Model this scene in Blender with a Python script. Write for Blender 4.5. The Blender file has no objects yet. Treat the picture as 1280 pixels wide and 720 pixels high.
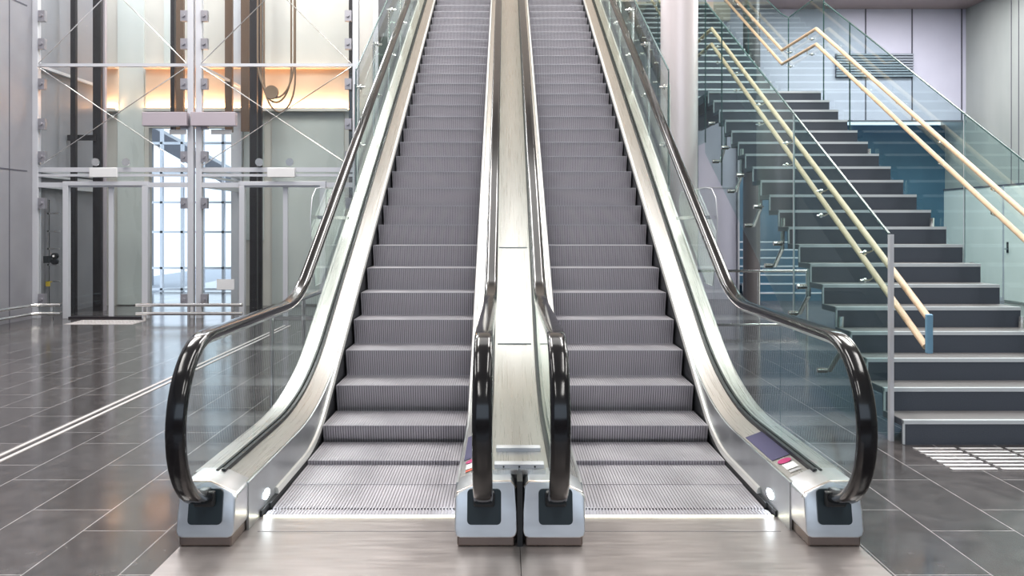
import bpy, bmesh, math, random
from mathutils import Vector, Matrix
random.seed(4)
S = bpy.context.scene
COL = S.collection
# ------------------------------------------------------------------ camera
CAMX, CAMH, F, VX, VY = -0.07, 1.57, 1060.0, 632.0, 281.0
cd = bpy.data.cameras.new('camera'); cam = bpy.data.objects.new('camera', cd); COL.objects.link(cam)
cam.location = (CAMX, 0, CAMH); cam.rotation_euler = (math.pi/2, 0, 0)
cd.sensor_width = 36; cd.lens = F/1280*36
cd.shift_x = (640-VX)/1280; cd.shift_y = -(360-VY)/1280
cd.clip_end = 200
S.camera = cam
def at(x, y, d):
    """metres for a point seen at pixel x, y standing d metres away"""
    return Vector((CAMX+(x-VX)*d/F, d, CAMH-(y-VY)*d/F))
# ------------------------------------------------------------------ look
S.view_settings.view_transform = 'Standard'; S.view_settings.look = 'None'
S.view_settings.gamma = 1; S.view_settings.use_curve_mapping = False
S.view_settings.exposure = 0.36
S.cycles.max_bounces = 10; S.cycles.transparent_max_bounces = 40
S.cycles.glossy_bounces = 5; S.cycles.diffuse_bounces = 4; S.cycles.transmission_bounces = 6
S.cycles.caustics_reflective = False; S.cycles.caustics_refractive = False
S.cycles.sample_clamp_indirect = 6
S.cycles.use_denoising = True
W = bpy.data.worlds.new('world'); S.world = W; W.use_nodes = True
bg = W.node_tree.nodes['Background']; bg.inputs[0].default_value = (0.70, 0.84, 1.0, 1); bg.inputs[1].default_value = 1.5
# ceiling luminaires of the hall (unseen, added above the frame to light it)
def area(name, loc, sx, sy, power, colr=(1, .97, .93), rot=(0, 0, 0)):
    l = bpy.data.lights.new(name, 'AREA'); l.shape = 'RECTANGLE'; l.size = sx; l.size_y = sy
    l.energy = power; l.color = colr
    o = bpy.data.objects.new(name, l); o.location = loc; o.rotation_euler = rot; COL.objects.link(o)
    return o
LAMPS = [(-5.6, 3.5), (-2.1, 3.5), (2.1, 3.5), (5.6, 3.5), (-5.6, 10.5), (-2.1, 10.5), (2.1, 10.5), (5.6, 10.5), (-2.1, -4), (2.1, -4), (7.8, 12.0)]
for i, (lx, ly) in enumerate(LAMPS):
    area('hall_fill_light', (lx, ly, 8.86), 1.0, 4.6, 300 if ly > 5 else 170)

# fill lights added without a seen source: centre, soffit, stairwell, lift shafts
area('reflection_fill_light', (0, 10.4, 8.9), 2.6, 4.2, 62, (1, .98, .96))  # unseen panel added for a white reflection low on the centre cover
area('reflection_fill_light', (0, 17.2, 8.9), 6.0, 6.5, 60, (1, .88, .76))  # unseen warm panel added to brighten the metal higher up
area('back_wall_fill', (7.6, 16.6, 6.34), 3.6, 1.0, 170, (1, .98, 1))  # added to brighten the pale back wall
area('right_wall_fill', (8.6, 12.5, 6.0), .8, 3.0, 190, (1, .98, 1))  # added to whiten the lower right wall
area('shaft_fill', (-6.6, 15.4, 8.6), 2.0, 1.2, 210, (.95, .97, 1))  # both shaft lights are added to brighten the lifts
area('shaft_fill', (-3.9, 15.4, 8.6), 2.0, 1.2, 210, (.95, .97, 1))
area('under_stair_light', (5.9, 18.6, 3.8), 1.6, 1.0, 30, (.85, .93, 1))

# ------------------------------------------------------------------ mesh helpers
class MB:
    def __init__(s): s.bm = bmesh.new()
    def box(s, x0, x1, y0, y1, z0, z1):
        v = [s.bm.verts.new((x, y, z)) for z in (z0, z1) for y in (y0, y1) for x in (x0, x1)]
        for f in ((0,2,3,1), (4,5,7,6), (0,1,5,4), (2,6,7,3), (0,4,6,2), (1,3,7,5)):
            s.bm.faces.new([v[i] for i in f])
        return s
    def tube(s, p0, p1, r, n=12, r1=None):
        p0, p1 = Vector(p0), Vector(p1); r1 = r if r1 is None else r1
        d = (p1-p0).normalized(); a = d.orthogonal().normalized(); b = d.cross(a)
        A = [s.bm.verts.new(p0+(a*math.cos(t)+b*math.sin(t))*r) for t in [2*math.pi*i/n for i in range(n)]]
        B = [s.bm.verts.new(p1+(a*math.cos(t)+b*math.sin(t))*r1) for t in [2*math.pi*i/n for i in range(n)]]
        for i in range(n): s.bm.faces.new((A[i], A[(i+1) % n], B[(i+1) % n], B[i]))
        s.bm.faces.new(A[::-1]); s.bm.faces.new(B)
        return s
    def pipe(s, pts, r, n=10):
        pts = [Vector(p) for p in pts]; rings = []
        up = None
        for i, p in enumerate(pts):
            d = (pts[min(i+1, len(pts)-1)]-pts[max(i-1, 0)]).normalized()
            if up is None: up = d.orthogonal().normalized()
            up = (up-d*up.dot(d)).normalized(); b = d.cross(up)
            rings.append([s.bm.verts.new(p+(up*math.cos(t)+b*math.sin(t))*r) for t in [2*math.pi*k/n for k in range(n)]])
        for a, b in zip(rings, rings[1:]):
            for i in range(n): s.bm.faces.new((a[i], a[(i+1) % n], b[(i+1) % n], b[i]))
        s.bm.faces.new(rings[0][::-1]); s.bm.faces.new(rings[-1])
        return s
    def prism(s, pts, axis, a, b):
        """pts: 2-D outline; axis x: pts=(y,z); y: pts=(x,z); z: pts=(x,y)"""
        def P(p, t): return {'x': (t, p[0], p[1]), 'y': (p[0], t, p[1]), 'z': (p[0], p[1], t)}[axis]
        A = [s.bm.verts.new(P(p, a)) for p in pts]; B = [s.bm.verts.new(P(p, b)) for p in pts]
        n = len(pts)
        for i in range(n): s.bm.faces.new((A[i], A[(i+1) % n], B[(i+1) % n], B[i]))
        s.bm.faces.new(A[::-1]); s.bm.faces.new(B)
        return s
    def sweep(s, path, sec, closed=True):
        """path: (y,z) points; sec: (x, n) outline, n measured along the path normal"""
        rings = []
        for i, p in enumerate(path):
            q0 = path[max(i-1, 0)]; q1 = path[min(i+1, len(path)-1)]
            ty, tz = q1[0]-q0[0], q1[1]-q0[1]; L = math.hypot(ty, tz) or 1
            ny, nz = -tz/L, ty/L
            rings.append([s.bm.verts.new((x, p[0]+ny*n, p[1]+nz*n)) for x, n in sec])
        m = len(sec)
        for a, b in zip(rings, rings[1:]):
            for i in range(m if closed else m-1):
                s.bm.faces.new((a[i], a[(i+1) % m], b[(i+1) % m], b[i]))
        if closed: s.bm.faces.new(rings[0][::-1]); s.bm.faces.new(rings[-1])
        return s
    def quadstrip(s, A, B):
        a = [s.bm.verts.new(p) for p in A]; b = [s.bm.verts.new(p) for p in B]
        for i in range(len(a)-1): s.bm.faces.new((a[i], a[i+1], b[i+1], b[i]))
        return s
    def ball(s, c, r):
        g = bmesh.ops.create_uvsphere(s.bm, u_segments=12, v_segments=8, radius=r)
        for v in g['verts']: v.co += Vector(c)
        return s
    def build(s, name, mat, parent=None, smooth=False, bevel=0, seg=2):
        bmesh.ops.recalc_face_normals(s.bm, faces=s.bm.faces)
        off = Vector((0, 0, 0)); p = parent
        while p is not None: off += p.location; p = p.parent
        for v in s.bm.verts: v.co -= off
        me = bpy.data.meshes.new(name)
        if smooth:
            for f in s.bm.faces: f.smooth = True
            for e in s.bm.edges:
                if len(e.link_faces) == 2 and e.calc_face_angle(0) > math.radians(38): e.smooth = False
        s.bm.to_mesh(me); s.bm.free(); me.materials.append(mat)
        o = bpy.data.objects.new(name, me); COL.objects.link(o)
        if parent is not None: o.parent = parent
        if bevel:
            m = o.modifiers.new('bevel', 'BEVEL'); m.width = bevel; m.segments = seg; m.limit_method = 'ANGLE'
            m.angle_limit = math.radians(35)
            m.harden_normals = True
            for f in me.polygons: f.use_smooth = True
        return o
def tag(o, label, cat, group=None):
    o['label'] = label; o['category'] = cat
    if group: o['group'] = group
    return o
def empty(name, loc, label=None, cat=None, group=None):
    o = bpy.data.objects.new(name, None); COL.objects.link(o); o.location = loc; o.empty_display_size = .2
    if label: tag(o, label, cat, group)
    return o
def struct(o): o['kind'] = 'structure'; return o
def copy_part(o, parent, loc):
    c = o.copy(); COL.objects.link(c); c.parent = parent; c.location = loc
    return c

# ------------------------------------------------------------------ materials
def new(name):
    m = bpy.data.materials.new(name); m.use_nodes = True
    return m, m.node_tree.nodes, m.node_tree.links, m.node_tree.nodes['Principled BSDF']
def plain(name, c, rough=.5, metal=0, spec=.5, emit=0, ecol=None, coat=0):
    m, N, L, b = new(name)
    b.inputs['Base Color'].default_value = (*c, 1); b.inputs['Roughness'].default_value = rough
    b.inputs['Metallic'].default_value = metal; b.inputs['Specular IOR Level'].default_value = spec
    b.inputs['Coat Weight'].default_value = coat
    if emit: b.inputs['Emission Color'].default_value = (*(ecol or c), 1); b.inputs['Emission Strength'].default_value = emit
    return m
def noisy(name, c1, c2, scale=(1, 1, 1), ns=4, rough=(.3, .45), metal=0, bump=0, detail=4, spec=.5):
    m, N, L, b = new(name)
    tc = N.new('ShaderNodeTexCoord'); mp = N.new('ShaderNodeMapping'); mp.inputs['Scale'].default_value = scale
    nz = N.new('ShaderNodeTexNoise'); nz.inputs['Scale'].default_value = ns; nz.inputs['Detail'].default_value = detail
    L.new(tc.outputs['Object'], mp.inputs[0]); L.new(mp.outputs[0], nz.inputs['Vector'])
    mx = N.new('ShaderNodeMix'); mx.data_type = 'RGBA'; mx.inputs[6].default_value = (*c1, 1); mx.inputs[7].default_value = (*c2, 1)
    cr = N.new('ShaderNodeMapRange'); cr.inputs[1].default_value = .3; cr.inputs[2].default_value = .7
    L.new(nz.outputs[0], cr.inputs[0]); L.new(cr.outputs[0], mx.inputs[0]); L.new(mx.outputs[2], b.inputs['Base Color'])
    mr = N.new('ShaderNodeMapRange'); mr.inputs[1].default_value = .3; mr.inputs[2].default_value = .7
    mr.inputs[3].default_value = rough[0]; mr.inputs[4].default_value = rough[1]
    L.new(nz.outputs[0], mr.inputs[0]); L.new(mr.outputs[0], b.inputs['Roughness'])
    b.inputs['Metallic'].default_value = metal; b.inputs['Specular IOR Level'].default_value = spec
    if bump:
        bp = N.new('ShaderNodeBump'); bp.inputs['Strength'].default_value = bump; bp.inputs['Distance'].default_value = .01
        L.new(nz.outputs[0], bp.inputs['Height']); L.new(bp.outputs[0], b.inputs['Normal'])
    return m
def glass(name, tint, ior=1.5, gloss=1.0):
    m, N, L, b = new(name); N.remove(b)
    out = N['Material Output']; t = N.new('ShaderNodeBsdfTransparent'); t.inputs[0].default_value = (*tint, 1)
    g = N.new('ShaderNodeBsdfGlossy'); g.inputs['Roughness'].default_value = 0.0; g.inputs[0].default_value = (.9, 1, .97, 1)
    fr = N.new('ShaderNodeFresnel'); fr.inputs[0].default_value = ior
    ge = N.new('ShaderNodeNewGeometry'); inv = N.new('ShaderNodeMath'); inv.operation = 'SUBTRACT'; inv.inputs[0].default_value = gloss
    ml = N.new('ShaderNodeMath'); ml.operation = 'MULTIPLY'; ml.use_clamp = True; mx = N.new('ShaderNodeMixShader')
    bk = N.new('ShaderNodeMath'); bk.operation = 'MULTIPLY'; bk.inputs[1].default_value = gloss
    L.new(ge.outputs['Backfacing'], bk.inputs[0]); L.new(bk.outputs[0], inv.inputs[1])
    L.new(fr.outputs[0], ml.inputs[0]); L.new(inv.outputs[0], ml.inputs[1])
    L.new(ml.outputs[0], mx.inputs[0]); L.new(t.outputs[0], mx.inputs[1]); L.new(g.outputs[0], mx.inputs[2])
    L.new(mx.outputs[0], out.inputs[0])
    return m
M = {}
M['steel'] = noisy('brushed_steel', (.55, .54, .525), (.61, .60, .58), (60, .35, .35), 5, (.26, .34), 1, 0, 2)
M['steel_box'] = noisy('satin_steel', (.68, .69, .71), (.75, .76, .78), (1, 1, 3), 5, (.30, .38), 1, 0, 2)
M['steel_bright'] = plain('polished_steel', (.85, .84, .82), .18, 1)
M['steel_skirt'] = noisy('skirt_steel', (.42, .44, .45), (.56, .58, .59), (1, 1, 1), 3, (.3, .42), 1, 0, 2)
M['step'] = noisy('step_aluminium', (.44, .425, .465), (.52, .50, .54), (1, 1, 1), 3, (.38, .48), .7)
M['groove'] = plain('step_groove', (.13, .13, .14), .6, .3)
M['plate'] = noisy('landing_plate_metal', (.34, .305, .295), (.40, .36, .35), (1.0, 9, 1), 4, (.28, .38), .6)
M['rubber'] = plain('handrail_rubber', (.010, .010, .012), .13, 0, .5)
M['blackp'] = plain('black_plastic', (.015, .017, .02), .4)
M['dark_entry'] = plain('dark_slate_plastic', (.018, .03, .038), .38)
M['brush'] = noisy('black_brush', (.01, .01, .012), (.05, .05, .055), (1, 30, 30), 8, (.8, .95), 0, .5)
M['glass'] = glass('balustrade_glass', (.955, .985, .975))
M['glass_stair'] = glass('stair_glass', (.85, .93, .925))
M['glass_lift'] = glass('lift_glass', (.96, .975, .97))
M['acrylic'] = glass('clear_acrylic', (.97, .98, .98))
M['glass_edge'] = plain('glass_edge_green', (.05, .11, .11), .25)
M['wood'] = noisy('beech', (.66, .46, .29), (.76, .56, .38), (4, 4, 4), 5, (.35, .5))
M['stair_dark'] = noisy('slate_riser', (.052, .062, .085), (.072, .084, .108), (20, 20, 20), 6, (.5, .65))
M['stair_tread'] = noisy('slate_tread', (.16, .155, .16), (.22, .21, .215), (12, 12, 12), 6, (.35, .5))
M['nosing'] = plain('nosing_pale', (.62, .66, .70), .4, .1)
M['grey_panel'] = noisy('grey_wall_panel', (.25, .25, .28), (.29, .29, .32), (1, 1, 1), 2, (.35, .45))
M['lavender'] = noisy('pale_wall_panel', (.58, .58, .70), (.64, .64, .76), (1, 1, 1), 1.5, (.45, .6))
M['seam'] = plain('panel_seam', (.10, .10, .13), .7)
M['greenwall'] = noisy('grey_green_wall', (.34, .37, .35), (.44, .47, .44), (1, 1, .4), 1.2, (.4, .6))
M['white'] = noisy('white_paint', (.74, .80, .76), (.80, .85, .81), (1, 1, 1), 2, (.5, .6))
M['bluewall'] = noisy('dark_blue_panel', (.035, .095, .15), (.05, .125, .19), (1, 1, 1), 2, (.4, .5))
M['beige'] = noisy('beige_shaft_wall', (.55, .53, .50), (.63, .605, .565), (1, 1, .4), 2, (.5, .65))
M['greenglass'] = noisy('greenish_shaft_panel', (.54, .58, .57), (.63, .66, .65), (1, 1, .3), 2, (.25, .35))
M['frame'] = plain('silver_frame', (.70, .71, .76), .32, .35)
M['darkrail'] = plain('dark_guide_rail', (.03, .025, .03), .45, .3)
M['brownrail'] = plain('brown_rail', (.16, .10, .07), .5, .2)
M['edge_glint'] = plain('warm_edge_highlight', (.92, .78, .68), .25, .7)  # colour of the warm highlight along the newel top edge
M['trimw'] = plain('pale_satin_trim', (.80, .79, .77), .3, .35)
M['plinth'] = plain('brown_grey_metal', (.26, .21, .19), .35, .9)
M['fitting'] = plain('grey_glass_fitting', (.40, .39, .43), .35, .6)
M['mauve'] = plain('mauve_sign_box', (.44, .39, .44), .45)
M['whitep'] = plain('white_plate', (.78, .78, .80), .4)
M['led_warm'] = plain('warm_led', (1, .75, .5), .5, emit=16, ecol=(1, .66, .36))
M['led_cool'] = plain('cool_led', (.9, 1, 1), .5, emit=18, ecol=(.82, .95, 1))
M['led_comb'] = plain('comb_led', (1, 1, .8), .5, emit=5, ecol=(.98, .95, .72))
M['lampglow'] = plain('ceiling_lamp_diffuser', (1, 1, 1), .5, emit=2.5, ecol=(1, .97, .93))
M['washwall'] = noisy('cream_wash_panel', (.72, .56, .44), (.78, .62, .50), (1, 1, 1), 2, (.5, .6))
M['cable'] = plain('brown_cable', (.25, .17, .12), .5)
M['column'] = noisy('pale_column_paint', (.72, .65, .67), (.78, .71, .73), (1, 1, .3), 1, (.3, .36), .25)
M['darkcol'] = plain('dark_grey_column_paint', (.12, .11, .115), .4, .2)
M['purple'] = plain('purple_panel', (.06, .055, .12), .6, 0, .25)
M['sticker'] = plain('white_sticker', (.85, .85, .85), .5)
M['magenta'] = plain('magenta_print', (.42, .01, .13), .5)
M['red'] = plain('red_print', (.62, .10, .05), .5)
M['railend'] = plain('pale_blue_end_plate', (.22, .42, .60), .35, .3)
M['woodceil'] = noisy('brown_ceiling', (.30, .24, .23), (.38, .31, .29), (1, 6, 1), 2, (.4, .5))
M['ceil'] = plain('ceiling_paint', (.78, .70, .60), .8)
M['tactile'] = plain('tactile_metal', (.78, .76, .78), .3, .6)
M['tactile_w'] = plain('tactile_white', (.55, .52, .52), .5)
M['louvre'] = plain('louvre_grey', (.32, .36, .42), .5)
M['yellow'] = plain('yellow_plastic', (.7, .5, .05), .5)
# floor: grey stone tiles with pale joints
def floor_mat():
    m, N, L, b = new('stone_tile_floor')
    tc = N.new('ShaderNodeTexCoord')
    mp = N.new('ShaderNodeMapping'); mp.inputs['Rotation'].default_value = (0, 0, math.pi/2)
    mp.inputs['Location'].default_value = (0, 0.065, 0)
    L.new(tc.outputs['Object'], mp.inputs[0])
    br = N.new('ShaderNodeTexBrick')
    br.inputs['Color1'].default_value = (.060, .054, .055, 1); br.inputs['Color2'].default_value = (.084, .076, .077, 1)
    br.inputs['Mortar'].default_value = (.36, .345, .35, 1)
    br.inputs['Scale'].default_value = 1; br.inputs['Mortar Size'].default_value = .0035; br.inputs['Mortar Smooth'].default_value = .2
    br.inputs['Brick Width'].default_value = .87; br.inputs['Row Height'].default_value = .4347; br.offset = .37
    L.new(mp.outputs[0], br.inputs['Vector'])
    nz = N.new('ShaderNodeTexNoise'); nz.inputs['Scale'].default_value = 9; nz.inputs['Detail'].default_value = 8
    L.new(tc.outputs['Object'], nz.inputs['Vector'])
    mx = N.new('ShaderNodeMix'); mx.data_type = 'RGBA'; mx.blend_type = 'MULTIPLY'; mx.inputs[0].default_value = .75
    cr = N.new('ShaderNodeMapRange'); cr.inputs[1].default_value = .3; cr.inputs[2].default_value = .7; cr.inputs[3].default_value = .55; cr.inputs[4].default_value = 1.35
    L.new(nz.outputs[0], cr.inputs[0]); L.new(br.outputs['Color'], mx.inputs[6]); L.new(cr.outputs[0], mx.inputs[7])
    L.new(mx.outputs[2], b.inputs['Base Color'])
    mr = N.new('ShaderNodeMapRange'); mr.inputs[3].default_value = .07; mr.inputs[4].default_value = .20
    n2 = N.new('ShaderNodeTexNoise'); n2.inputs['Scale'].default_value = 2.2; n2.inputs['Detail'].default_value = 6
    L.new(tc.outputs['Object'], n2.inputs['Vector']); L.new(n2.outputs[0], mr.inputs[0]); L.new(mr.outputs[0], b.inputs['Roughness'])
    b.inputs['Specular IOR Level'].default_value = .75
    return m
M['floor'] = floor_mat()
M['rearwall'] = noisy('brown_rear_wall', (.10, .075, .06), (.14, .10, .08), (1, 1, 1), 2, (.5, .6))

# ------------------------------------------------------------------ the setting
XL, XR, YB, YF = -8.0, 11.4, -13.0, 21.0
CEIL = 9.0
fl = MB()
PX, PY0, PY1 = 1.66, 4.56, 9.0
for (x0, x1, y0, y1) in ((XL-.2, -PX, YB, YF+3), (PX, XR+.3, YB, YF+3), (-PX, PX, YB, 2.2), (-PX, PX, PY1, YF+3)):
    fl.box(x0, x1, y0, y1, -.2, 0)
struct(fl.build('floor', M['floor']))
struct(MB().box(XL-.2, XL, YB, 17.0, 0, CEIL).build('wall_left', M['grey_panel']))
sm = MB()
for yy in (-2.0, .7, 3.4, 6.1, 8.8, 11.4, 13.55): sm.box(XL, XL+.006, yy-.008, yy+.008, 0, CEIL)
for zz in (2.46, 5.2, 7.9): sm.box(XL, XL+.006, YB, 14.05, zz-.01, zz+.01)
struct(sm.build('trim_1', M['seam']))
struct(MB().box(XL-2, XR+.3, YB, YF+.4, CEIL, CEIL+.2).build('ceiling', M['ceil']))
# housings of the added ceiling luminaires
for (lx, ly) in LAMPS:
    t = empty('added_ceiling_lamp', (lx, ly, CEIL), 'added long rectangular luminaire recessed in the dark high ceiling, out of view above', 'ceiling lamp', 'added hall ceiling luminaires')
    MB().box(lx-.56, lx+.56, ly-2.36, ly+2.36, 8.88, CEIL).build('housing', M['frame'], t)
# right side wall, back walls
struct(MB().box(10.19, 10.4, YB, 20.0, 0, CEIL).build('wall_right', M['greenwall']))
rs = MB()
for yy in (17.2, 16.95, 14.6, 12.2): rs.box(10.182, 10.19, yy-.008, yy+.008, 0, CEIL)
struct(rs.build('trim_2', M['seam']))
struct(MB().box(4.0, 10.4, 18.9, 19.1, 3.9, CEIL).build('wall_back', M['lavender']))
bs = MB()
for px in (1082, 1140, 1202): 
    X = at(px, 0, 18.9).x; bs.box(X-.014, X+.014, 18.89, 18.9, 3.9, 6.7)
bs.box(4.0, 10.19, 18.88, 18.9, 3.86, 3.9)
struct(bs.build('trim_3', M['seam']))
struct(MB().box(-4.0, 4.0, 21, 21.2, 0, CEIL).build('wall_far', M['lavender']))
struct(MB().box(3.9, 4.0, 19.1, 21, 0, CEIL).build('wall_return', M['lavender']))
# low blue wall beneath, white wall with door
struct(MB().box(4.85, 10.19, 19.8, 20.0, 0, 3.9).build('wall_lower_blue', M['bluewall']))
struct(MB().box(4.0, 4.85, 17.9, 18.1, 0, 3.9).build('wall_lower_pale', M['lavender']))
tr = MB(); tr.box(4.0, 4.85, 17.89, 17.9, 2.35, 2.37).box(4.82, 4.86, 17.86, 17.9, 0, 3.9)
struct(tr.build('trim_4', M['frame']))
struct(MB().box(10.165, 10.19, 6.0, 19.8, 0, 2.37).build('wall_right_lower', M['white']))
struct(MB().box(10.15, 10.19, 6.0, 19.8, 2.37, 2.40).build('trim_5', M['seam']))
dr = empty('door_1', (10.15, 16.9, 0)); struct(dr)
MB().box(10.145, 10.164, 16.42, 17.38, .03, 2.33).build('door_leaf', M['white'], dr, False, .004)
MB().box(10.150, 10.1645, 16.36, 16.41, 0, 2.37).box(10.150, 10.1645, 17.39, 17.44, 0, 2.37).build('door_frame', M['frame'], dr)
MB().box(10.135, 10.146, 17.22, 17.28, 1.0, 1.22).build('handle_plate', M['blackp'], dr)
MB().tube((10.14, 17.25, 1.08), (10.09, 17.25, 1.08), .01, 8).tube((10.09, 17.26, 1.08), (10.09, 17.12, 1.08), .01, 8).build('door_handle', M['steel_bright'], dr)
struct(MB().box(10.155, 10.165, 6.0, 16.35, 0, .08).box(10.155, 10.165, 17.45, 19.8, 0, .08).build('baseboard_right', M['frame']))
lv = empty('wall_louvre', (at(1090, 97, 18.85).x, 18.85, at(0, 97, 18.85).z), 'grey horizontal louvre grille high on the pale back wall behind the stair', 'vent')
a0, a1 = at(1045, 97, 18.85), at(1141, 67, 18.85)
MB().box(a0.x, a1.x, 18.84, 18.9, a0.z, a1.z).build('backing', M['seam'], lv)
sl = MB()
for k in range(9):
    z = a0.z+(a1.z-a0.z)*(k+.25)/9; sl.box(a0.x, a1.x, 18.80, 18.85, z, z+.035)
sl.build('slats', M['louvre'], lv)
# upper floor slab with brown soffit
struct(MB().box(4.9, 10.19, 14.2, 18.9, 6.33+.05, 6.9).build('ceiling_soffit', M['woodceil']))
struct(MB().box(-2.0, 2.6, 17.2, 21, 6.1, 6.5).build('floor_upper', M['ceil']))
struct(MB().box(2.6, 4.9, 18.75, 21, 6.1, 6.5).build('floor_upper_landing', M['ceil']))
# glazed facade behind the camera
fc = MB()
for k in range(15):
    X = XL+k*(10.19-XL)/14; fc.box(X-.05, X+.05, YB, YB+.12, 0, CEIL)
for z in (3.0, 4.8, 6.6, 8.9): fc.box(XL, 10.19, YB, YB+.12, z-.05, z+.05)
struct(fc.build('window_1', M['frame']))
struct(MB().box(XL, 10.19, YB+.12, YB+.3, 0, 2.9).build('wall_rear', M['rearwall']))

struct(MB().box(XL-.2, XR, YB, YF+3, -.62, -.60).build('floor_light_block', M['seam']))  # unseen dark slab added so no sky shows through the plate gaps
# landing plates in front (beige metal floor)
def landing(x0, x1, label):
    o = MB().box(x0, x1, 2.2, PY0, -.06, 0.0).build('landing_plate', M['plate'])
    tag(o, label, 'floor plate', 'floor plates before the escalators')
    MB().box(x0+.32 if x0 < 0 else x0+.30, x1-.30 if x0 < 0 else x1-.32, 4.34, 4.345, -.001, .0008).build('plate_joint', M['groove'], o)
landing(-1.66, -.0015, 'large beige metal floor plate in front of the left escalator')
landing(.0015, 1.66, 'large beige metal floor plate in front of the right escalator')

# ------------------------------------------------------------------ escalators
TAN = math.tan(math.radians(30)); D0 = 5.90; DTOP = 17.0
def path(z0, h, R, y_start, y_end=DTOP, n=14):
    """flat at z0, fillet R, then 30 degree climb lying h above the nose line"""
    yc = D0+(z0-h)/TAN; T = R*math.tan(math.radians(15))
    pts = [(y_start, z0)]
    y = y_start
    for k in range(n+1):
        a = math.radians(30)*k/n
        pts.append((yc-T+R*math.sin(a), z0+R*(1-math.cos(a))))
    # subdivide climb
    ye, ze = pts[-1]; m = 12
    for k in range(1, m+1):
        yy = ye+(y_end-ye)*k/m; pts.append((yy, ze+(yy-ye)*TAN))
    return pts
def interp(pts, y):
    for (y0, z0), (y1, z1) in zip(pts, pts[1:]):
        if y0 <= y <= y1: return z0+(z1-z0)*(y-y0)/max(1e-9, y1-y0)
    return pts[-1][1] if y > pts[-1][0] else pts[0][1]
BASE = path(.300, .112, 3.0, 4.36)         # glass foot / deck crown
DECK = path(.250, .070, 3.0, 4.36)         # inner deck lower edge
TRIM = path(.035, .045, 1.4, 4.86)
HRZ, HRH, RR = 1.035, 0.995, .40
def hr_path():
    cy, cz = 4.17, HRZ-RR
    pts = [(4.31, HRZ-2*RR)]
    for k in range(0, 25):
        a = -math.pi/2-math.pi*k/24
        pts.append((cy+RR*math.cos(a), cz+RR*math.sin(a)))
    rest = path(HRZ, HRH, 1.3, 4.4, DTOP, 12)
    return pts+rest
HR = hr_path()
STEP_MESH = {}
def step_part(parent, first):
    """one step: nose at local origin, treads run back, curved riser drops away"""
    W2 = .507
    prof = [(0, 0)]+[(.055*math.sin(math.pi/2*(k/6))**1.3, -.235*k/6) for k in range(1, 7)]
    b = MB()
    b.prism([(y+.006, z-.005) for y, z in prof]+[(.47, -.235), (.47, -.005)], 'x', -W2, W2)
    base = b.build('step', M['groove'], None)
    r = MB()
    n = 57; p = 2*W2/n
    for i in range(n):
        x0 = -W2+p*i+p*.14; x1 = -W2+p*(i+1)-p*.14
        if i == 0: x0 = -W2
        if i == n-1: x1 = W2
        # riser rib
        A = [(x0, y, z) for y, z in prof]; B = [(x1, y, z) for y, z in prof]
        r.quadstrip(A, B)
        r.quadstrip([(x0, y, z) for y, z in prof], [(x0, y+.007, z) for y, z in prof])
        r.quadstrip([(x1, y, z) for y, z in prof], [(x1, y+.007, z) for y, z in prof])
        x0 = -W2+p*i+p*.1; x1 = -W2+p*(i+1)-p*.1
        r.box(x0, x1, 0, .47, -.006, 0)
    o2 = r.build('cleats', M['step'], base)
    return base, o2
step_base, step_cleats = step_part(None, True)
NOSES = [(4.70, 0.0), (5.12, 0.003), (5.54, .030), (6.00, .150), (6.47, .345), (6.86, .555)]
y = 7.22
while y < 16.9: NOSES.append((y, (y-D0)*TAN)); y += .3504

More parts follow.
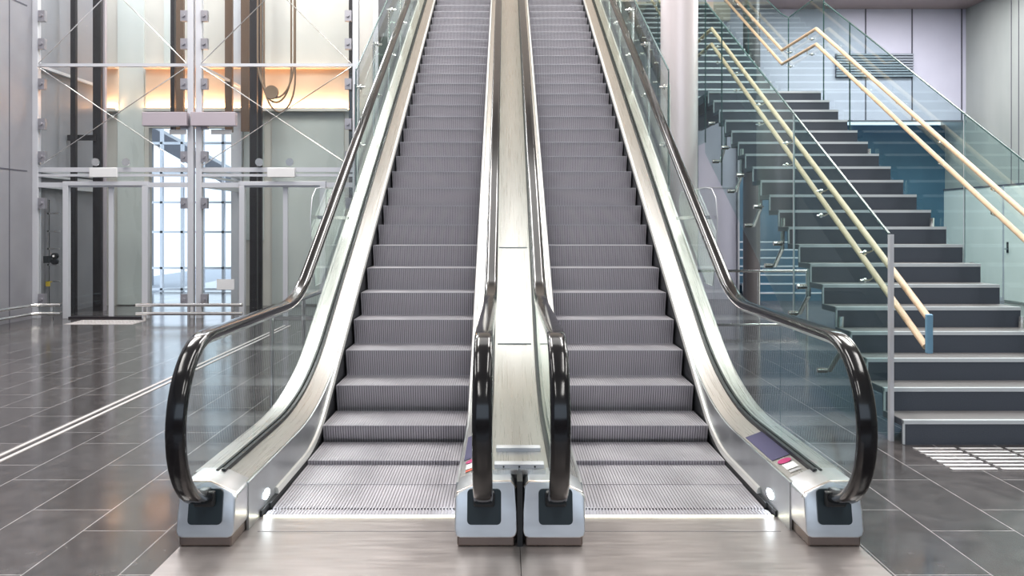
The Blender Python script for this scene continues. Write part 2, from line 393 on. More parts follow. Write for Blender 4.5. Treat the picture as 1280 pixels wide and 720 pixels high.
def escalator(cx, side, label):
    """side +1: outer flank at +x; -1: outer flank at -x"""
    R0 = empty('escalator', (cx, 4.53, 0), label, 'escalator')
    def sx(v): return cx+v
    # steps
    for k, (yn, zn) in enumerate(NOSES):
        if k == 0 and cx < 0:
            st, cl = step_base, step_cleats
            st.parent = R0; st.location = (0, yn-4.53, zn)
        else:
            st = step_base.copy(); COL.objects.link(st); st.parent = R0; st.location = (0, yn-4.53, zn)
            cl = step_cleats.copy(); COL.objects.link(cl); cl.parent = st
    # comb plate with teeth
    c = MB().box(cx-.515, cx+.515, 4.5675, 4.66, -.05, .001)
    n = 57
    for i in range(n):
        xx = cx-.5+(i+.5)/n
        c.prism([(xx-.005, 4.66), (xx+.005, 4.66), (xx+.002, 4.71), (xx-.002, 4.71)], 'z', -.01, .003)
    for i in range(n): c.box(cx-.507+1.014*(i+.2)/n, cx-.507+1.014*(i+.8)/n, 4.5675, 4.66, .001, .005)
    c.build('comb_plate', M['step'], R0)
    MB().box(cx-.515, cx+.515, 4.5605, 4.5675, -.02, .0055).build('comb_light', M['led_comb'], R0)
    for s in (-1, 1):
        outer = (s == side)
        xo = .820 if outer else .843
        # trims and skirts
        MB().sweep(TRIM, [(cx+s*.513, -.010), (cx+s*.513, .012), (cx+s*.520, .028), (cx+s*.540, .034), (cx+s*.540, -.01)]).build('skirt_trim', M['trimw'], R0, True)
        br = [(p[0], p[1]) for p in TRIM]
        MB().sweep(path(.035, .045, 1.4, 4.70), [(cx+s*.512, -.035), (cx+s*.512, -.006), (cx+s*.53, -.006), (cx+s*.53, -.035)]).build('skirt_brush', M['brush'], R0)
        sk = MB()
        ys = [4.56+.12*k for k in range(int((DTOP-4.56)/.12))]
        P0 = path(.035, .045, 1.4, 4.5)
        zt = [interp(P0, yy)-.004 for yy in ys]
        sk.prism([(yy, z) for yy, z in zip(ys, zt)]+[(yy, z-.42) for yy, z in reversed(list(zip(ys, zt)))], 'x', cx+s*.522, cx+s*.534)
        sk.build('skirt_panel', M['blackp'], R0)
        # upright inner panel between trim and deck
        P1 = path(.250, .070, 3.0, 4.36)
        ys = [4.36+.1*k for k in range(int((DTOP-4.36)/.1))]
        ip = MB()
        ip.prism([(yy, interp(P1, yy)-.004) for yy in ys]+[(yy, (interp(P0, yy) if yy > 4.9 else 0.0+max(0, (yy-4.86))*0)-.006) for yy in reversed(ys)], 'x', cx+s*.533, cx+s*.546)
        ip.build('inner_panel', M['steel_skirt'], R0)
        # inner deck, sloping from the glass down to the step side
        dk = MB()
        A = [(cx+s*.668, yy, interp(BASE, yy)-.004) for yy in ys]; B = [(cx+s*.546, yy, interp(DECK, yy)) for yy in ys]
        A2 = [(p[0], p[1], p[2]-.02) for p in A]; B2 = [(p[0], p[1], p[2]-.02) for p in B]
        B3 = [(cx+s*.536, yy, interp(DECK, yy)-.014) for yy in ys]
        dk.quadstrip(A, B); dk.quadstrip(B, B3); dk.quadstrip(A2, B2); dk.quadstrip(B2, B3)
        dk.build('inner_deck', M['steel'], R0, True)
        # gasket
        MB().sweep(BASE, [(cx+s*.654, -.012), (cx+s*.654, .014), (cx+s*.674, .014), (cx+s*.674, -.012)]).build('glass_gasket', M['blackp'], R0)
        MB().sweep(BASE, [(cx+s*.688, -.012), (cx+s*.688, .012), (cx+s*.702, .012), (cx+s*.702, -.012)]).build('glass_gasket', M['blackp'], R0)
        # outer deck and cladding
        MB().sweep(BASE, [(cx+s*.690, -.03), (cx+s*.690, .0), (cx+s*(xo-.01), .0), (cx+s*xo, -.01), (cx+s*xo, -.03)]).build('outer_deck', M['steel'], R0, True)
        if outer:
            cl = MB()
            lo = [(yy, max(-.05, interp(BASE, yy)-1.15)) for yy in ys]
            cl.prism([(yy, interp(BASE, yy)-.03) for yy in ys]+lo[::-1], 'x', cx+s*(xo-.02), cx+s*(xo-.005))
            cl.build('side_cladding', M['steel_skirt'], R0)
        # newel box: sloping shoulder towards the steps
        out = [(.566, 0), (.546, .054), (.538, .078), (.538, .235), (.550, .252), (.668, .306), (xo-.03, .306), (xo-.008, .28), (xo, .16), (xo, .078), (xo-.008, .054), (xo-.028, 0)]
        nb = MB(); rings = []
        for yy, dz, dx in ((4.128, -.012, .0), (4.18, 0, 0), (4.42, 0, 0)):
            ring = []
            for (u, z) in out:
                lean = .05*max(0, (z-.05))/.25 if yy < 4.15 else 0
                ring.append(nb.bm.verts.new((cx+s*u, yy+lean, .045 if z == 0 else max(.05, z+ (dz if z > .2 else 0)))))
            rings.append(ring)
        m_ = len(out)
        for a, b in zip(rings, rings[1:]):
            for i in range(m_): nb.bm.faces.new((a[i], a[(i+1) % m_], b[(i+1) % m_], b[i]))
        nb.bm.faces.new(rings[0][::-1]); nb.bm.faces.new(rings[-1])
        MB().pipe([(cx+s*u, 4.186, z-.001) for u, z in ((.540, .225), (.550, .250), (.668, .304), (xo-.03, .304), (xo-.010, .276))], .006, 8).build('edge_highlight', M['edge_glint'], R0, True)  # thin pipe added as the warm highlight on the newel's top edge
        nb.build('newel_box', M['steel_box'], R0, False, .010, 3)
        MB().box(min(cx+s*.550, cx+s*(xo-.012)), max(cx+s*.550, cx+s*(xo-.012)), 4.138, 4.42, 0, .052).build('plinth', M['plinth'], R0, False, .01)
        # side cheek joining box to the panel
        # entry plate
        xc = cx+s*.682
        ep = MB()
        pts = []
        w, z0, z1, r = .083, .108, .272, .02
        for (ax, az, a0) in ((xc+w-r, z1-r, 0), (xc-w+r, z1-r, 90), (xc-w+r, z0+r, 180), (xc+w-r, z0+r, 270)):
            for k in range(5):
                a = math.radians(a0+90*k/4); pts.append((ax+r*math.cos(a), az+r*math.sin(a)))
        A = [ep.bm.verts.new((p[0], 4.120+.05*(p[1]-.05)/.25, p[1])) for p in pts]
        B = [ep.bm.verts.new((p[0], 4.150+.05*(p[1]-.05)/.25, p[1])) for p in pts]
        for i in range(len(pts)): ep.bm.faces.new((A[i], A[(i+1) % len(pts)], B[(i+1) % len(pts)], B[i]))
        ep.bm.faces.new(A); ep.bm.faces.new(B[::-1])
        ep.build('handrail_inlet', M['dark_entry'], R0)
        # ring collar round the rail where it enters
        MB().box(xc-.052, xc+.052, 4.118, 4.16, .196, .272).build('inlet_collar', M['blackp'], R0, False, .012)
        # handrail: C-shaped rubber section
        sec = [(-.046, -.012), (-.0455, 0), (-.042, .010), (-.034, .0155), (-.018, .0175), (0, .018), (.018, .0175), (.034, .0155), (.042, .010), (.0455, 0), (.046, -.012), (.040, -.024), (.024, -.024), (.022, -.012), (-.022, -.012), (-.024, -.024), (-.040, -.024)]
        hrs = MB()
        # on the newel the rail wraps with its crown facing outwards
        rings_path = HR
        hrs.sweep(rings_path, [(xc+x, n) for x, n in sec])
        hrs.build('handrail', M['rubber'], R0, True)
        MB().sweep(HR[1:], [(xc-.019, -.045), (xc-.019, -.013), (xc+.019, -.013), (xc+.019, -.045)]).build('rail_guide', M['steel_skirt'], R0, True)
        # glass panes
        joints = [4.95, 6.55]+[6.55+1.62*k for k in range(1, 7)]
        hrin = []
        for i, p in enumerate(HR):
            q0 = HR[max(i-1, 0)]; q1 = HR[min(i+1, len(HR)-1)]
            ty, tz = q1[0]-q0[0], q1[1]-q0[1]; L_ = math.hypot(ty, tz)
            hrin.append((p[0]+tz/L_*.03, p[1]-ty/L_*.03))
        inc = hrin[26:]
        def top(y): return interp(inc, y)
        front = [p for p in hrin[2:26]]
        g = MB()
        g.prism([(4.33, .285), (4.33, .29)][:1]+front+[(yy, top(yy)) for yy in (4.4, 4.7, 4.945)]+[(4.945, .285)], 'x', xc-.006, xc+.006)
        g.build('glass_panel', M['glass'], R0)
        for a, b in zip(joints, joints[1:]):
            n = 8; yy = [a+.005+(b-a-.01)*k/n for k in range(n+1)]
            g = MB(); g.prism([(v, interp(BASE, v)-.015) for v in yy]+[(v, top(v)) for v in reversed(yy)], 'x', xc-.006, xc+.006)
            g.build('glass_panel', M['glass'], R0)
        # lamp spot in the panel beside the comb
        ls = MB(); pts = [(4.68+.055*math.cos(t), .085+.026*math.sin(t)) for t in [2*math.pi*k/16 for k in range(16)]]
        ls.prism(pts, 'x', cx+s*.530, cx+s*.541)
        ls.build('comb_spotlight', M['led_cool'], R0)
        bt = MB()
        for q in (4.47, 4.40): bt.tube((cx+s*.536, q, .10), (cx+s*.54, q, .10), .008, 8)
        bt.build('screw', M['blackp'], R0)
    # purple plate and sticker on the right hand deck
    def deckquad(y0, y1, u0, u1, mat, name, dz):
        q = MB(); n = 6
        ysq = [y0+(y1-y0)*k/n for k in range(n+1)]
        def P(u, yy): 
            t = (u-.546)/(.668-.546); return (cx+u, yy, interp(DECK, yy)*(1-t)+(interp(BASE, yy)-.004)*t+dz)
        q.quadstrip([P(u0, v) for v in ysq], [P(u1, v) for v in ysq])
        q.quadstrip([(p[0], p[1], p[2]-dz) for p in [P(u0, v) for v in ysq]], [P(u0, v) for v in ysq])
        return q.build(name, mat, R0)
    deckquad(4.72, 5.24, .556, .654, M['purple'], 'notice_panel', .003)
    deckquad(4.52, 4.61, .575, .635, M['sticker'], 'sticker', .003)
    q = MB(); pts = []
    for k in range(16):
        t = 2*math.pi*k/16; u, yy = .603+.036*math.cos(t), 4.655+.036*math.sin(t)
        tt = (u-.546)/(.668-.546); pts.append((cx+u, yy, interp(DECK, yy)*(1-tt)+(interp(BASE, yy)-.004)*tt+.004))
    f = q.bm.faces.new([q.bm.verts.new(p) for p in pts]); q.build('sticker_emblem', M['magenta'], R0)
    deckquad(4.47, 4.505, .575, .635, M['red'] if cx < 0 else M['steel_box'], 'sticker_strip', .003)
    return R0
E_L = escalator(-.857, -1, 'left of the two escalators, grey steps rising away, black handrails and glass sides')
E_R = escalator(.857, 1, 'right of the two escalators, beside the pale round column, grey steps and black handrails')
# cover between the two escalators
cc = empty('centre_cover', (0, 4.3, 0), 'narrow brushed steel cover running up between the two escalators', 'cover panel')
CP = path(.312, .124, 3.0, 4.31)
MB().sweep(CP, [(-.135, -.01), (-.135, .012), (.135, .012), (.135, -.01)]).build('panel', M['steel'], cc, True)
MB().box(-.128, .128, 4.34, 4.40, .318, .345).build('cross_bar', M['frame'], cc, False, .004)
MB().box(-.122, .122, 4.66, 4.72, .318, .345).build('cross_bar', M['frame'], cc, False, .004)
for ya, nm in ((6.72, 'seam'), (8.0, 'seam')):
    MB().box(-.133, .133, ya, ya+.012, interp(CP, ya)+.010, interp(CP, ya)+.0165+.007).build('joint_strip', M['steel_skirt'], cc)
sc_ = MB()
for x in (-.08, 0, .08): sc_.tube((x, 4.336, .332), (x, 4.341, .332), .005, 8)
sc_.build('screw', M['blackp'], cc)
o = MB().box(-.013, .013, 4.135, 4.42, 0, .318).build('gap_filler', M['blackp']); tag(o, 'black rubber strip filling the gap between the two middle newel boxes', 'filler strip')

# glass climb barriers standing on the outer decks, with posts
def barrier(s, label):
    X = s*1.64
    r = empty('climb_barrier', (X, 8.9, (8.9-D0)*TAN+.112), label, 'glass barrier')
    js = [8.9, 11.5, 14.1, 16.7]
    for a, b in zip(js, js[1:]):
        MB().prism([(a+.01, (a-D0)*TAN+.25), (b-.01, (b-D0)*TAN+.25), (b-.01, (b-D0)*TAN+1.46), (a+.01, (a-D0)*TAN+1.46)], 'x', X-.006, X+.006).build('glass_panel', M['glass_lift'], r)
    e = MB().sweep([(8.9, 3*TAN+.25), (8.9001, 3*TAN+1.45)], [(X-.006, 0), (X-.006, .01), (X+.006, .01), (X+.006, 0)])
    e.build('glass_edge', M['glass_edge'], r)
    t = MB().prism([(8.9, 3*TAN+1.455), (16.7, 10.8*TAN+1.455), (16.7, 10.8*TAN+1.47), (8.9, 3*TAN+1.47)], 'x', X-.007, X+.007)
    t.build('top_edge', M['glass_edge'], r)
    for yy in (9.05, 10.3, 11.6, 12.9, 14.2, 15.5):
        zb = (yy-D0)*TAN+.10
        p = MB().tube((X+s*.03, yy, zb), (X+s*.03, yy, zb+1.15), .016, 10)
        p.build('post', M['steel_bright'], r, True)
        for dz in (1.12, .5):
            q = MB().tube((X+s*.03, yy, zb+dz), (X-s*.07, yy, zb+dz), .011, 8).tube((X-s*.012, yy, zb+dz), (X-s*.03, yy, zb+dz), .03, 12)
            q.build('glass_clamp', M['steel_bright'], r, True)
barrier(-1, 'green-edged glass climb barrier on the outer side of the left escalator')
barrier(1, 'green-edged glass climb barrier on the outer side of the right escalator, beside the pale column')
# clear rounded guards low on the outer decks
def guard(s, label):
    X = s*1.70
    r = empty('clear_guard', (X, 7.4, .3), label, 'plastic guard')
    zb = lambda y: (y-D0)*TAN+.10
    pts = [(7.55, zb(7.55)), (7.25, 1.05), (7.12, 1.35), (7.08, 1.62), (7.14, 1.80), (7.28, 1.88), (7.5, 1.90), (8.55, 1.90), (8.62, 1.85), (8.62, zb(8.62))]
    MB().prism(pts, 'x', X-.005, X+.005).build('plate', M['acrylic'], r)
    MB().pipe([(X, y, z) for y, z in pts[:-1]], .004, 8).build('rim', M['frame'], r, True)
    b = MB().box(min(X, X-s*.10), max(X, X-s*.10), 7.35, 8.3, 1.62, 1.65); b.build('bracket', M['steel_bright'], r)
guard(-1, 'clear rounded plastic guard hanging beside the left escalator handrail')
guard(1, 'clear rounded plastic guard hanging beside the right escalator handrail')

# headroom railing beside the left escalator
rl = empty('guard_railing', (-2.0, 7.0, 0), 'thin steel railing on two posts beside the left escalator foot', 'railing')
MB().pipe([(-2.0, 7.0, .84), (-2.0, 7.1, .87), (-2.0, 10.2, .87)], .021).build('rail', M['steel_bright'], rl, True)
for yy in (7.0, 8.1, 9.2, 10.2): MB().tube((-2.0, yy, 0), (-2.0, yy, .86), .018).build('post', M['steel_bright'], rl, True)
rl = empty('guard_railing', (2.2, 12.3, 0), 'thin steel railing crossing under the staircase in front of the dark column', 'railing')
for nm, z in (('rail', .9), ('rail', .12)): MB().tube((1.95, 12.3, z), (4.3, 12.3, z), .02).build(nm, M['steel_bright'], rl, True)
for X in (1.95, 2.7, 3.6, 4.3): MB().tube((X, 12.3, 0), (X, 12.3, .9), .018).build('post', M['steel_bright'], rl, True)

# ------------------------------------------------------------------ columns
o = MB().tube((2.12, 10.7, 0), (2.12, 10.7, CEIL), .232, 48).build('column', M['column'], None, True); tag(o, 'thick round pale pinkish column between the right escalator and the staircase', 'column')
o = MB().tube((4.92, 17.2, 0), (4.92, 17.2, 6.1), .17, 32).build('column', M['darkcol'], None, True); tag(o, 'slim dark grey round column behind and below the staircase', 'column')

# ------------------------------------------------------------------ main staircase
SX0, SX1 = 2.77, 4.35
RISE, GO = .172, .307
st = empty('staircase', ((SX0+SX1)/2, 6.05, 0), 'wide dark slate staircase with pale nosings, teal glass sides and wooden handrails', 'staircase')
def nose_z(d): return RISE+(d-6.05)*RISE/GO
N1 = 20; D1 = 6.05+(N1-1)*GO; ZL = N1*RISE            # landing level
D2 = D1+1.62; N2 = 17
def make_steps(xa, xb, d0, z0, n, parent, tread, riser, nose, rise=RISE, go=GO):
    base = noseo = None
    for k in range(n):
        zt = z0+rise*(k+1); d = d0+go*k
        if base is None:
            b = MB()
            b.prism([(d, zt), (d+go+.03, zt), (d+go+.03, zt-.045), (d+.035, zt-.045), (d+.035, zt-rise-.02 if k or z0 else zt-rise), (d, zt-rise)], 'x', xa, xb)
            base = b.build('step', riser, parent)
            t = MB().box(xa+.004, xb-.004, d+.03, d+go+.0, zt, zt+.003).build('tread_surface', tread, base)
            ns = MB().box(xa, xb, d-.004, d+.03, zt-.024, zt+.004)
            ns.box(xa-.003, xa+.008, d-.004, d+.012, zt-rise+.004, zt-.024)
            noseo = ns.build('nosing', nose, base)
            first = (d, zt); l0 = base.location.copy()
        else:
            c = base.copy(); COL.objects.link(c); c.location = l0+Vector((0, d-first[0], zt-first[1]))
            for q in (t, noseo):
                e = q.copy(); COL.objects.link(e); e.parent = c
make_steps(SX0, SX1, 6.05, 0, N1, st, M['stair_tread'], M['stair_dark'], M['nosing'])
MB().box(SX0, SX1, D1+GO, D2+.05, ZL-.12, ZL).build('landing', M['stair_dark'], st)
make_steps(SX0, SX1, D2, ZL, N2, st, M['stair_tread'], M['stair_dark'], M['nosing'])
slope = RISE/GO
def nl(d):
    """nose line height including landing"""
    if d < D1: return nose_z(d)
    if d < D2-.05: return ZL+.0
    return ZL+RISE+(d-D2)*slope
for X in (3.05, 4.07):
    MB().prism([(6.3, .0), (6.55, 0), (D1+.2, ZL-.36), (D2+.1, ZL-.36), (D2+16*GO, ZL+16*RISE-.30), (D2+16*GO, ZL+16*RISE-.12), (D2, ZL-.13), (D1+.2, ZL-.13)], 'x', X-.03, X+.03).build('stringer', M['stair_dark'], st)
def glass_side(X, start):
    js = [start, 8.25, 11.0, D1+.02, D2-.12, 15.6, 18.2]
    for a, b in zip(js, js[1:]):
        lo = [(a+.006), (b-.006)]
        top = []; bot = []
        land = (a >= D1)
        n = 6
        for k in range(n+1):
            v = a+.006+(b-a-.012)*k/n
            if v < D1+.02: base = nose_z(v)
            elif v <= D2-.11: base = ZL+RISE*.9
            else: base = ZL+RISE+(v-D2)*slope
            top.append((v, base+1.24)); bot.append((v, max(.02, base-.87)))
        MB().prism(bot+top[::-1], 'x', X-.007, X+.007).build('glass_panel', M['glass_stair'], st)
        MB().sweep(top, [(X-.0075, 0), (X-.0075, .012), (X+.0075, .012), (X+.0075, 0)]).build('glass_top_edge', M['glass_edge'], st)
        z0, z1 = bot[0][1], top[0][1]
        MB().box(X-.008, X+.008, a-.003, a+.006, z0, z1).build('glass_joint', M['nosing'] if a < 9 else M['glass_edge'], st)
XGL, XGR = 2.735, 4.395
glass_side(XGL, 6.20); glass_side(XGR, 6.20)
MB().box(XGL-.016, XGL+.012, 6.15, 6.19, 0, 1.50).build('end_post', M['frame'], st)
MB().box(XGR-.02, XGR+.02, 6.15, 6.19, 0, 1.50).build('end_post', M['frame'], st)
# studs that hold the glass, with arms to the stair
def stud(X, s, d, h, arm):
    z = nl(d)+h
    if z < .12: return
    q = MB().tube((X-.05*s, d, z), (X+.035*s, d, z), .024, 12)
    q.tube((X+.03*s, d, z), (X+.06*s, d, z), .012, 8)
    if arm:
        q.pipe([(X+.06*s, d, z), (X+.06*s, d-.24, z+.19), (X+.06*s, d-.26, nl(d-.26)-.05)], .022, 8)
    q.build('glass_stud', M['steel_bright'], st, True)
for X, s in ((XGL, 1), (XGR, -1)):
    for k in range(17):
        d = 6.62+k*.70
        if D1-.3 < d < D2+.1: continue
        stud(X, s, d, -.29, False)
    for k in range(15):
        d = 7.50+k*.76
        if D1-.2 < d < D2+.4: continue
        stud(X, s, d, -.70, True)
# wooden rails
def rail_line(X, h, start):
    return [(X, start, nose_z(start)+h), (X, D1+.05, nose_z(D1)+h-.13*0), (X, D2-.10, nose_z(D1)+h), (X, D2+16*GO, nose_z(D1)+h+(16*GO+.10)*slope)]
for X, s in ((2.83, 1), (4.30, -1)):
    for h in (.89, .67):
        pts = rail_line(X, h, 5.82 if h > .8 else 5.85)
        MB().pipe(pts, .024, 12).build('handrail', M['wood'], st, True)
        b = 0
        for k in range(13):
            d = 6.7+k*.93
            z = nose_z(d) if d < D1 else (nose_z(D1) if d < D2-.1 else nose_z(D1)+(d-D2+.1)*slope)
            z += h
            MB().pipe([(X, d, z-.02), (X, d, z-.06), (X-s*.03, d, z-.075), (X-s*.10, d, z-.075)], .007, 6).tube((X-s*.055, d, z-.075), (X-s*.075, d, z-.075), .02, 10).build('rail_bracket', M['steel_bright'], st, True)
    zt = nose_z(5.83)+.89
    MB().box(X-.022, X+.022, 5.79, 5.825, zt-.25, zt+.02).build('rail_end_plate', M['railend'], st, False, .008)
# far small stair beneath
fs = empty('far_staircase', (5.4, 17.5, 0), 'short dark blue stair with white nosings seen beneath the main staircase', 'staircase')
make_steps(4.90, 6.9, 17.5, 0, 7, fs, M['bluewall'], M['bluewall'], M['nosing'], .17, .29)
# tactile bars at the foot of the stair
tb = empty('tactile_paving', (2.8, 5.4, 0), 'tactile field of short pale metal bars at the foot of the staircase', 'tactile paving')
b0 = None
for r in range(7):
    for c in range(5):
        x0, y0 = 2.79+c*.325, 5.43+r*.083
        if b0 is None:
            b0 = MB().box(x0, x0+.295, y0, y0+.036, 0, .006).build('bar', M['tactile'], tb, False, .003, 1); bl = b0.location.copy()
        else:
            q = b0.copy(); COL.objects.link(q); q.location = bl+Vector((c*.325, r*.083, 0))
# guidance strips on the left floor
for xx in (-3.52, -3.44):
    o = MB().box(xx, xx+.03, -2, 13.2, 0, .005).build('guidance_strip', M['tactile_w'])
    tag(o, 'pale raised guidance strip along the left floor, '+('nearer the left wall' if xx < -3.5 else 'nearer the escalators'), 'guidance strip', None)


# ------------------------------------------------------------------ lifts
LD = 14.2
def PX_(x, d=LD): return at(x, 0, d).x
def PZ_(y, d=LD): return at(0, y, d).z
def lift(xa, xb, door, label, left):
    """xa..xb pixel extents of the bay, door: (jamb, leaf split, jamb)"""
    X0, X1 = PX_(xa), PX_(xb)
    r = empty('lift_shaft', ((X0+X1)/2, LD, 0), label, 'glass lift')
    H = 8.4
    # columns
    for X in ((X0+.05, X1-.07) if left else (X0+.07, X1-.05)):
        MB().box(X-.05, X+.05, LD, LD+.10, 0, H).build('column', M['frame'], r, False, .006)
    for X in (X0+.05, X1-.05):
        MB().box(X-.05, X+.05, LD+2.2, LD+2.3, 0, H).build('column', M['frame'], r)
    # beams
    for z, t in ((PZ_(81), .05), (PZ_(81)+2.6, .05), (PZ_(212), .075), (PZ_(219), .04), (PZ_(231), .08)):
        MB().box(X0+.1, X1-.1, LD+.01, LD+.08, z-t/2, z+t/2).build('beam', M['frame'], r)
        MB().box(X0+.02, X0+.08, LD+.1, LD+2.2, z-t/2, z+t/2).build('side_beam', M['frame'], r)
    # brace rods
    za, zb, zc = PZ_(208), PZ_(84), PZ_(84)+2.55
    for (z0, z1) in ((za, zb), (zb+.06, zc)):
        MB().tube((X0+.12, LD-.02, z0), (X1-.12, LD-.02, z1), .008, 8).build('brace_rod', M['steel_bright'], r)
        MB().tube((X0+.12, LD-.04, z1), (X1-.12, LD-.04, z0), .008, 8).build('brace_rod', M['steel_bright'], r)
    # glass front panes
    for z0, z1 in ((PZ_(229)+.06, PZ_(81)-.03), (PZ_(81)+.03, PZ_(81)+2.55)):
        MB().box(X0+.1, X1-.1, LD+.11, LD+.122, z0, z1).build('glass_pane', M['glass_lift'], r)
    j0, js, j1 = [PX_(v) for v in door]
    zh = PZ_(232)
    # side panes beside door
    for (a, b) in ((X0+.1, j0-.04), (j1+.04, X1-.1)):
        if b-a > .1: MB().box(a, b, LD+.05, LD+.062, .1, zh-.04).build('glass_pane', M['glass_lift'], r)
    # fittings on columns
    for y_ in (20, 55, 105, 155, 196, 254, 374):
        for X in (X0+.17, X1-.17):
            z = PZ_(y_)
            MB().box(X-.055, X+.055, LD-.03, LD+.05, z-.09, z+.09).tube((X, LD-.07, z), (X, LD-.03, z), .028, 12).build('glass_fitting', M['fitting'], r, False)
    for fx in ((xa+xb)/2-20, (xa+xb)/2+18):
        X, z = PX_(fx), PZ_(203)
        MB().tube((X, LD-.08, z), (X, LD-.05, z), .065, 20).tube((X, LD-.05, z-.0), (X, LD+.05, z), .02, 8).build('glass_fitting', M['steel_bright'], r, True)
    # door frame, leaves
    fr = MB().box(j0-.09, j0+.0, LD-.03, LD+.07, 0, zh).box(j1, j1+.10, LD-.03, LD+.07, 0, zh).box(j0-.09, j1+.10, LD-.03, LD+.07, zh, zh+.07)
    fr.build('door_frame', M['frame'], r, False, .005)
    for a, b in ((j0, js-.0), (js, j1)):
        lf = MB().box(a+.01, b-.01, LD+.08+(.03 if a == js else 0), LD+.10+(.03 if a == js else 0), .03, zh-.02).build('door', M['glass_lift'], r)
        MB().box(b-.05 if a == j0 else a, b if a == j0 else a+.03, LD+.07, LD+.105, .03, zh-.02).build('stile', M['frame'], lf)
    MB().box(j0, j1, LD-.02, LD+.2, 0, .03).build('sill', M['darkrail'], r)
    # rails in the shaft
    for (x0, x1, d, mt, nm) in door_rails[left]:
        a, b = PX_(x0, d), PX_(x1, d)
        lo = 3.3 if 205 < x0 < 304 else 0
        MB().box(a, b, d, d+.08, lo, H).build(nm, M[mt], r)
    # plates
    X = PX_(132 if left else 353); z = PZ_(216)
    MB().box(X-.23, X+.23, LD-.10, LD-.04, z-.08, z+.08).build('motor_cover', M['whitep'], r, False, .01)
    X = PX_(210 if left else 270); z = PZ_(150); w = .37
    MB().box(X-w, X+w, LD-.16, LD-.02, z-.115, z+.115).build('display_box', M['mauve'], r, False, .01)
    return r
door_rails = {True: [(116, 126, 15.4, 'darkrail', 'guide_rail'), (88, 94, 15.0, 'darkrail', 'guide_rail'), (127, 131, 15.5, 'mauve', 'guide_rail'), (220, 229, 15.6, 'brownrail', 'guide_rail'), (213, 218, 15.9, 'darkrail', 'guide_rail')],
              False: [(312, 321, 15.4, 'darkrail', 'guide_rail'), (281, 290, 15.8, 'brownrail', 'guide_rail'), (301, 311, 15.7, 'brownrail', 'guide_rail'), (436, 443, 15.4, 'darkrail', 'guide_rail'), (322, 327, 15.9, 'darkrail', 'guide_rail')]}
LL = lift(40, 243, (86, 137, 178), 'left glass lift shaft beside the grey panelled wall, with sliding glass doors', True)
LR = lift(243, 448, (306, 356, 400), 'right glass lift shaft with hanging loop cables behind its upper glass', False)
for par, xs, ys in ((LR, (271, 293), (349, 362)), (LL, (212, 233), (162, 168)), (LR, (264, 290), (162, 168))):
    a, b = at(xs[0], ys[1], LD-.02), at(xs[1], ys[0], LD-.02)
    MB().box(a.x, b.x, LD-.03, LD-.02, a.z, b.z).build('notice_plate', M['whitep'], par)
# call panel and bracket ladder inside left lift
cpn = MB()
zz = PZ_(324, 14.5)
MB().box(PX_(56, 14.4), PX_(63, 14.4), 14.35, 14.45, zz-.06, zz+.06).build('call_panel', M['blackp'], LL)
for yy_, mt in ((320, 'whitep'), (327, 'blackp')):
    z = PZ_(yy_); MB().tube((PX_(68), LD-.02, z), (PX_(68), LD+.05, z), .05, 16).tube((PX_(68), LD-.03, z), (PX_(68), LD-.02, z), .03, 16).build('call_button', M['blackp'] if mt == 'blackp' else M['blackp'], LL)
MB().tube((PX_(68), LD-.035, PZ_(320)), (PX_(68), LD-.03, PZ_(320)), .018, 10).build('button_face', M['sticker'], LL)
ld = MB().box(PX_(59, 14.6), PX_(61, 14.6), 14.6, 14.63, .2, 2.0)
for yy_ in (268, 290, 312, 332, 353): ld.box(PX_(59, 14.6), PX_(75, 14.6), 14.6, 14.62, PZ_(yy_, 14.6), PZ_(yy_, 14.6)+.03)
ld.build('cable_bracket', M['steel_bright'], LL)
MB().box(PX_(57, 14.55), PX_(61, 14.55), 14.55, 14.6, PZ_(358, 14.55), PZ_(352, 14.55)).build('yellow_tag', M['yellow'], LL)
MB().box(PX_(84, 15.3), PX_(118, 15.3), 15.3, 15.36, PZ_(172, 15.3)-.05, PZ_(172, 15.3)+.05).build('rail_bracket', M['darkrail'], LL)
# hanging travelling cables
def loop(x0, x1, ytop, ybot, d):
    a, b = PX_(x0, d), PX_(x1, d); zb = PZ_(ybot, d); r_ = (b-a)/2
    pts = [(a, d, 8.2), (a, d, zb+r_*2.2)]
    for k in range(1, 16):
        t = math.pi*k/16; pts.append(((a+b)/2-r_*math.cos(t), d, zb+r_*2.2-r_*2.2*math.sin(t)))
    pts += [(b, d, zb+r_*2.2), (b, d, 8.2)]
    MB().pipe(pts, .017, 8).build('travelling_cable', M['cable'], LR, True)
loop(322, 368, 0, 122, 15.0); loop(326, 364, 0, 128, 15.1); loop(330, 369, 0, 140, 15.2)
MB().tube((PX_(339, 14.9), 14.9, PZ_(115, 14.9)), (PX_(339, 14.9), 14.95, PZ_(115, 14.9)), .12, 24).build('cable_pulley', M['cable'], LR, True)
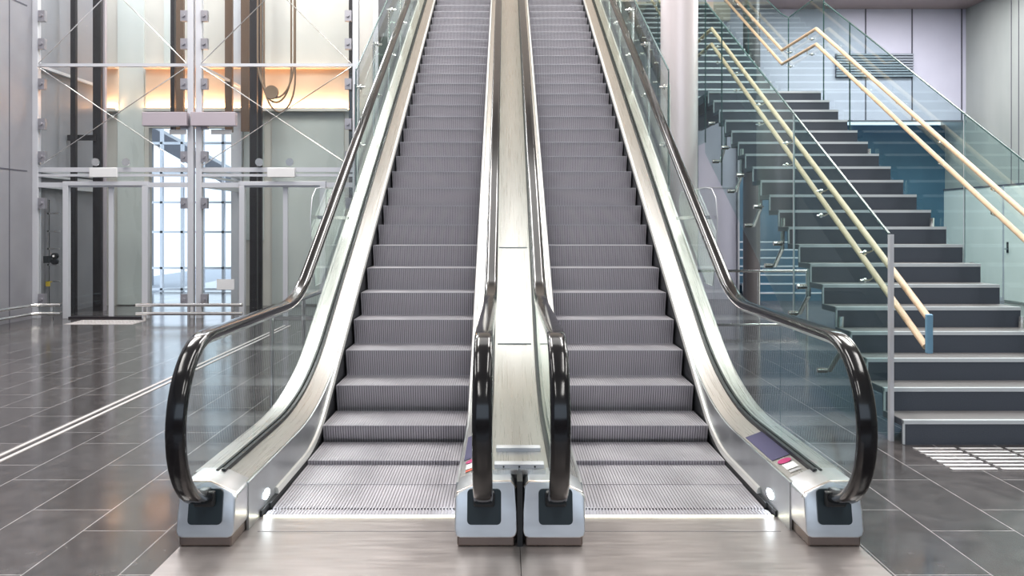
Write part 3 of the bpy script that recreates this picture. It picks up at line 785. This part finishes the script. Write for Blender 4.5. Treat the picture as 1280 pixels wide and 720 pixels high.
# shaft back walls with opening
SBD = 16.5
g0, g1 = PX_(186, SBD), PX_(300, SBD); zt = PZ_(160, SBD)
bw = MB().box(XL, g0, SBD, SBD+.15, 0, CEIL).box(g1, -2.6, SBD, SBD+.15, 0, CEIL).box(g0, g1, SBD, SBD+.15, zt, CEIL)
struct(bw.build('wall_shaft', M['beige']))
gp = MB()
for (x0, x1, y0, y1) in ((147, 180, -300, 395), (305, 330, -300, 300), (205, 218, -300, 85), (340, 430, 138, 380)):
    a, b = at(x0, y1, SBD-.02), at(x1, y0, SBD-.02); gp.box(a.x, b.x, SBD-.03, SBD, max(.02, a.z), b.z)
struct(gp.build('trim_6', M['greenglass']))
for (x0, x1) in ((130, 147), (181, 300), (300, 436)):
    r = empty('light_cove', (PX_((x0+x1)/2, SBD), SBD-.1, PZ_(137, SBD)), 'warm glowing light cove on the shaft back wall, '+{130: 'narrow left piece', 181: 'middle piece above the bright window', 300: 'long right piece behind the cables'}[x0], 'cove light', 'light coves')
    a, b = at(x0, 137, SBD-.1), at(x1, 86, SBD-.1)
    MB().box(a.x, b.x, SBD-.06, SBD-.04, a.z, b.z).build('wash_panel', M['washwall'], r)
    MB().box(a.x, b.x, SBD-.13, SBD-.07, a.z+.001, a.z+.014).build('strip_lamp', M['led_warm'], r)
    MB().box(a.x, b.x, SBD-.20, SBD-.04, a.z-.04, a.z).box(a.x, b.x, SBD-.20, SBD-.19, a.z, a.z+.02).build('shelf', M['beige'], r)
    MB().box(a.x, b.x, SBD-.20, SBD-.04, b.z, b.z+.04).build('hood', M['washwall'], r)
    w_ = b.x-a.x
    area('cove_light', ((a.x+b.x)/2, SBD-.135, a.z+.03), w_, .05, 7*w_, (1, .56, .28), (math.radians(158), 0, 0))
# bright window seen between the shafts
wn = MB(); wd = 20.0
wx0, wx1 = PX_(150, wd), PX_(330, wd)
for k in range(8):
    X = wx0+(wx1-wx0)*k/7; wn.box(X-.03, X+.03, wd, wd+.1, 0, 5)
for z in (.05, .55, 1.4, 2.1, 2.8, 3.5, 4.9): wn.box(wx0, wx1, wd, wd+.1, z-.025, z+.025)
wn.box(wx0-3, wx0, wd, wd+.1, 0, 6).box(wx1, wx1+4.4, wd, wd+.1, 0, 6).box(wx0-3, wx1+4, wd, wd+.1, 5, CEIL)
struct(wn.build('window_2', M['frame']))
out = MB(); 
# inclined gallery outside the window
out.prism([(wx0-1, 4.6), (wx0-1, 4.2), (wx1+.2, 1.6), (wx1+.2, 2.1)], 'y', 22.0, 22.8)
o = out.build('outside_ramp', M['grey_panel']); out = MB().box(wx0-.5, wx0-.2, 22.1, 22.4, -.02, 4.0).box(-5.6, -5.3, 22.1, 22.4, -.02, 2.4).build('support', M['grey_panel'], o)
tag(o, 'sloping grey walkway outside, seen through the bright window between the lifts', 'walkway')
o = MB().box(XL-3, -3, 20.2, 32, -.2, -.02).build('floor_outside', plain('outside_paving', (.45, .47, .52), .6)); struct(o)
# tactile mat at left lift
tm = MB(); a, b = at(76, 404, 13.2), at(168, 398, 13.9)
tm.box(PX_(86, 13.5), PX_(170, 13.5), 13.35, 13.95, 0, .004)
for i in range(10):
    for j in range(5):
        tm.tube((PX_(88, 13.5)+i*.112, 13.42+j*.11, .004), (PX_(88, 13.5)+i*.112, 13.42+j*.11, .010), .02, 6)
tag(tm.build('tactile_mat', M['tactile_w']), 'pale studded tactile mat on the floor before the left lift door', 'tactile mat')
# low bumper rails
def bumper(pts, posts, label):
    r = empty('bumper_rail', (pts[-1][0], pts[-1][1], 0), label, 'low railing', None)
    for z in (.26, .12): MB().pipe([(p[0], p[1], z) for p in pts], .028, 10).build('rail', M['steel_bright'], r, True)
    for (x, y) in posts:
        MB().box(x-.02, x+.02, y-.012, y+.012, 0, .28).build('post', M['steel_bright'], r)
bumper([(XL+.18, 8.0), (XL+.18, 13.0), (PX_(44, 13.9), 13.75), (PX_(52, 13.9), 13.85), (PX_(78, 13.9), 13.85)], [(XL+.18, 9.5), (XL+.18, 11.3), (XL+.18, 12.9), (PX_(65, 13.85), 13.85)], 'low double steel rail bending along the grey wall to the left lift')
bumper([(PX_(170, 13.85), 13.85), (PX_(303, 13.85), 13.85)], [(PX_(v, 13.85), 13.85) for v in (181, 236, 291)], 'low double steel rail between the two lift doors')
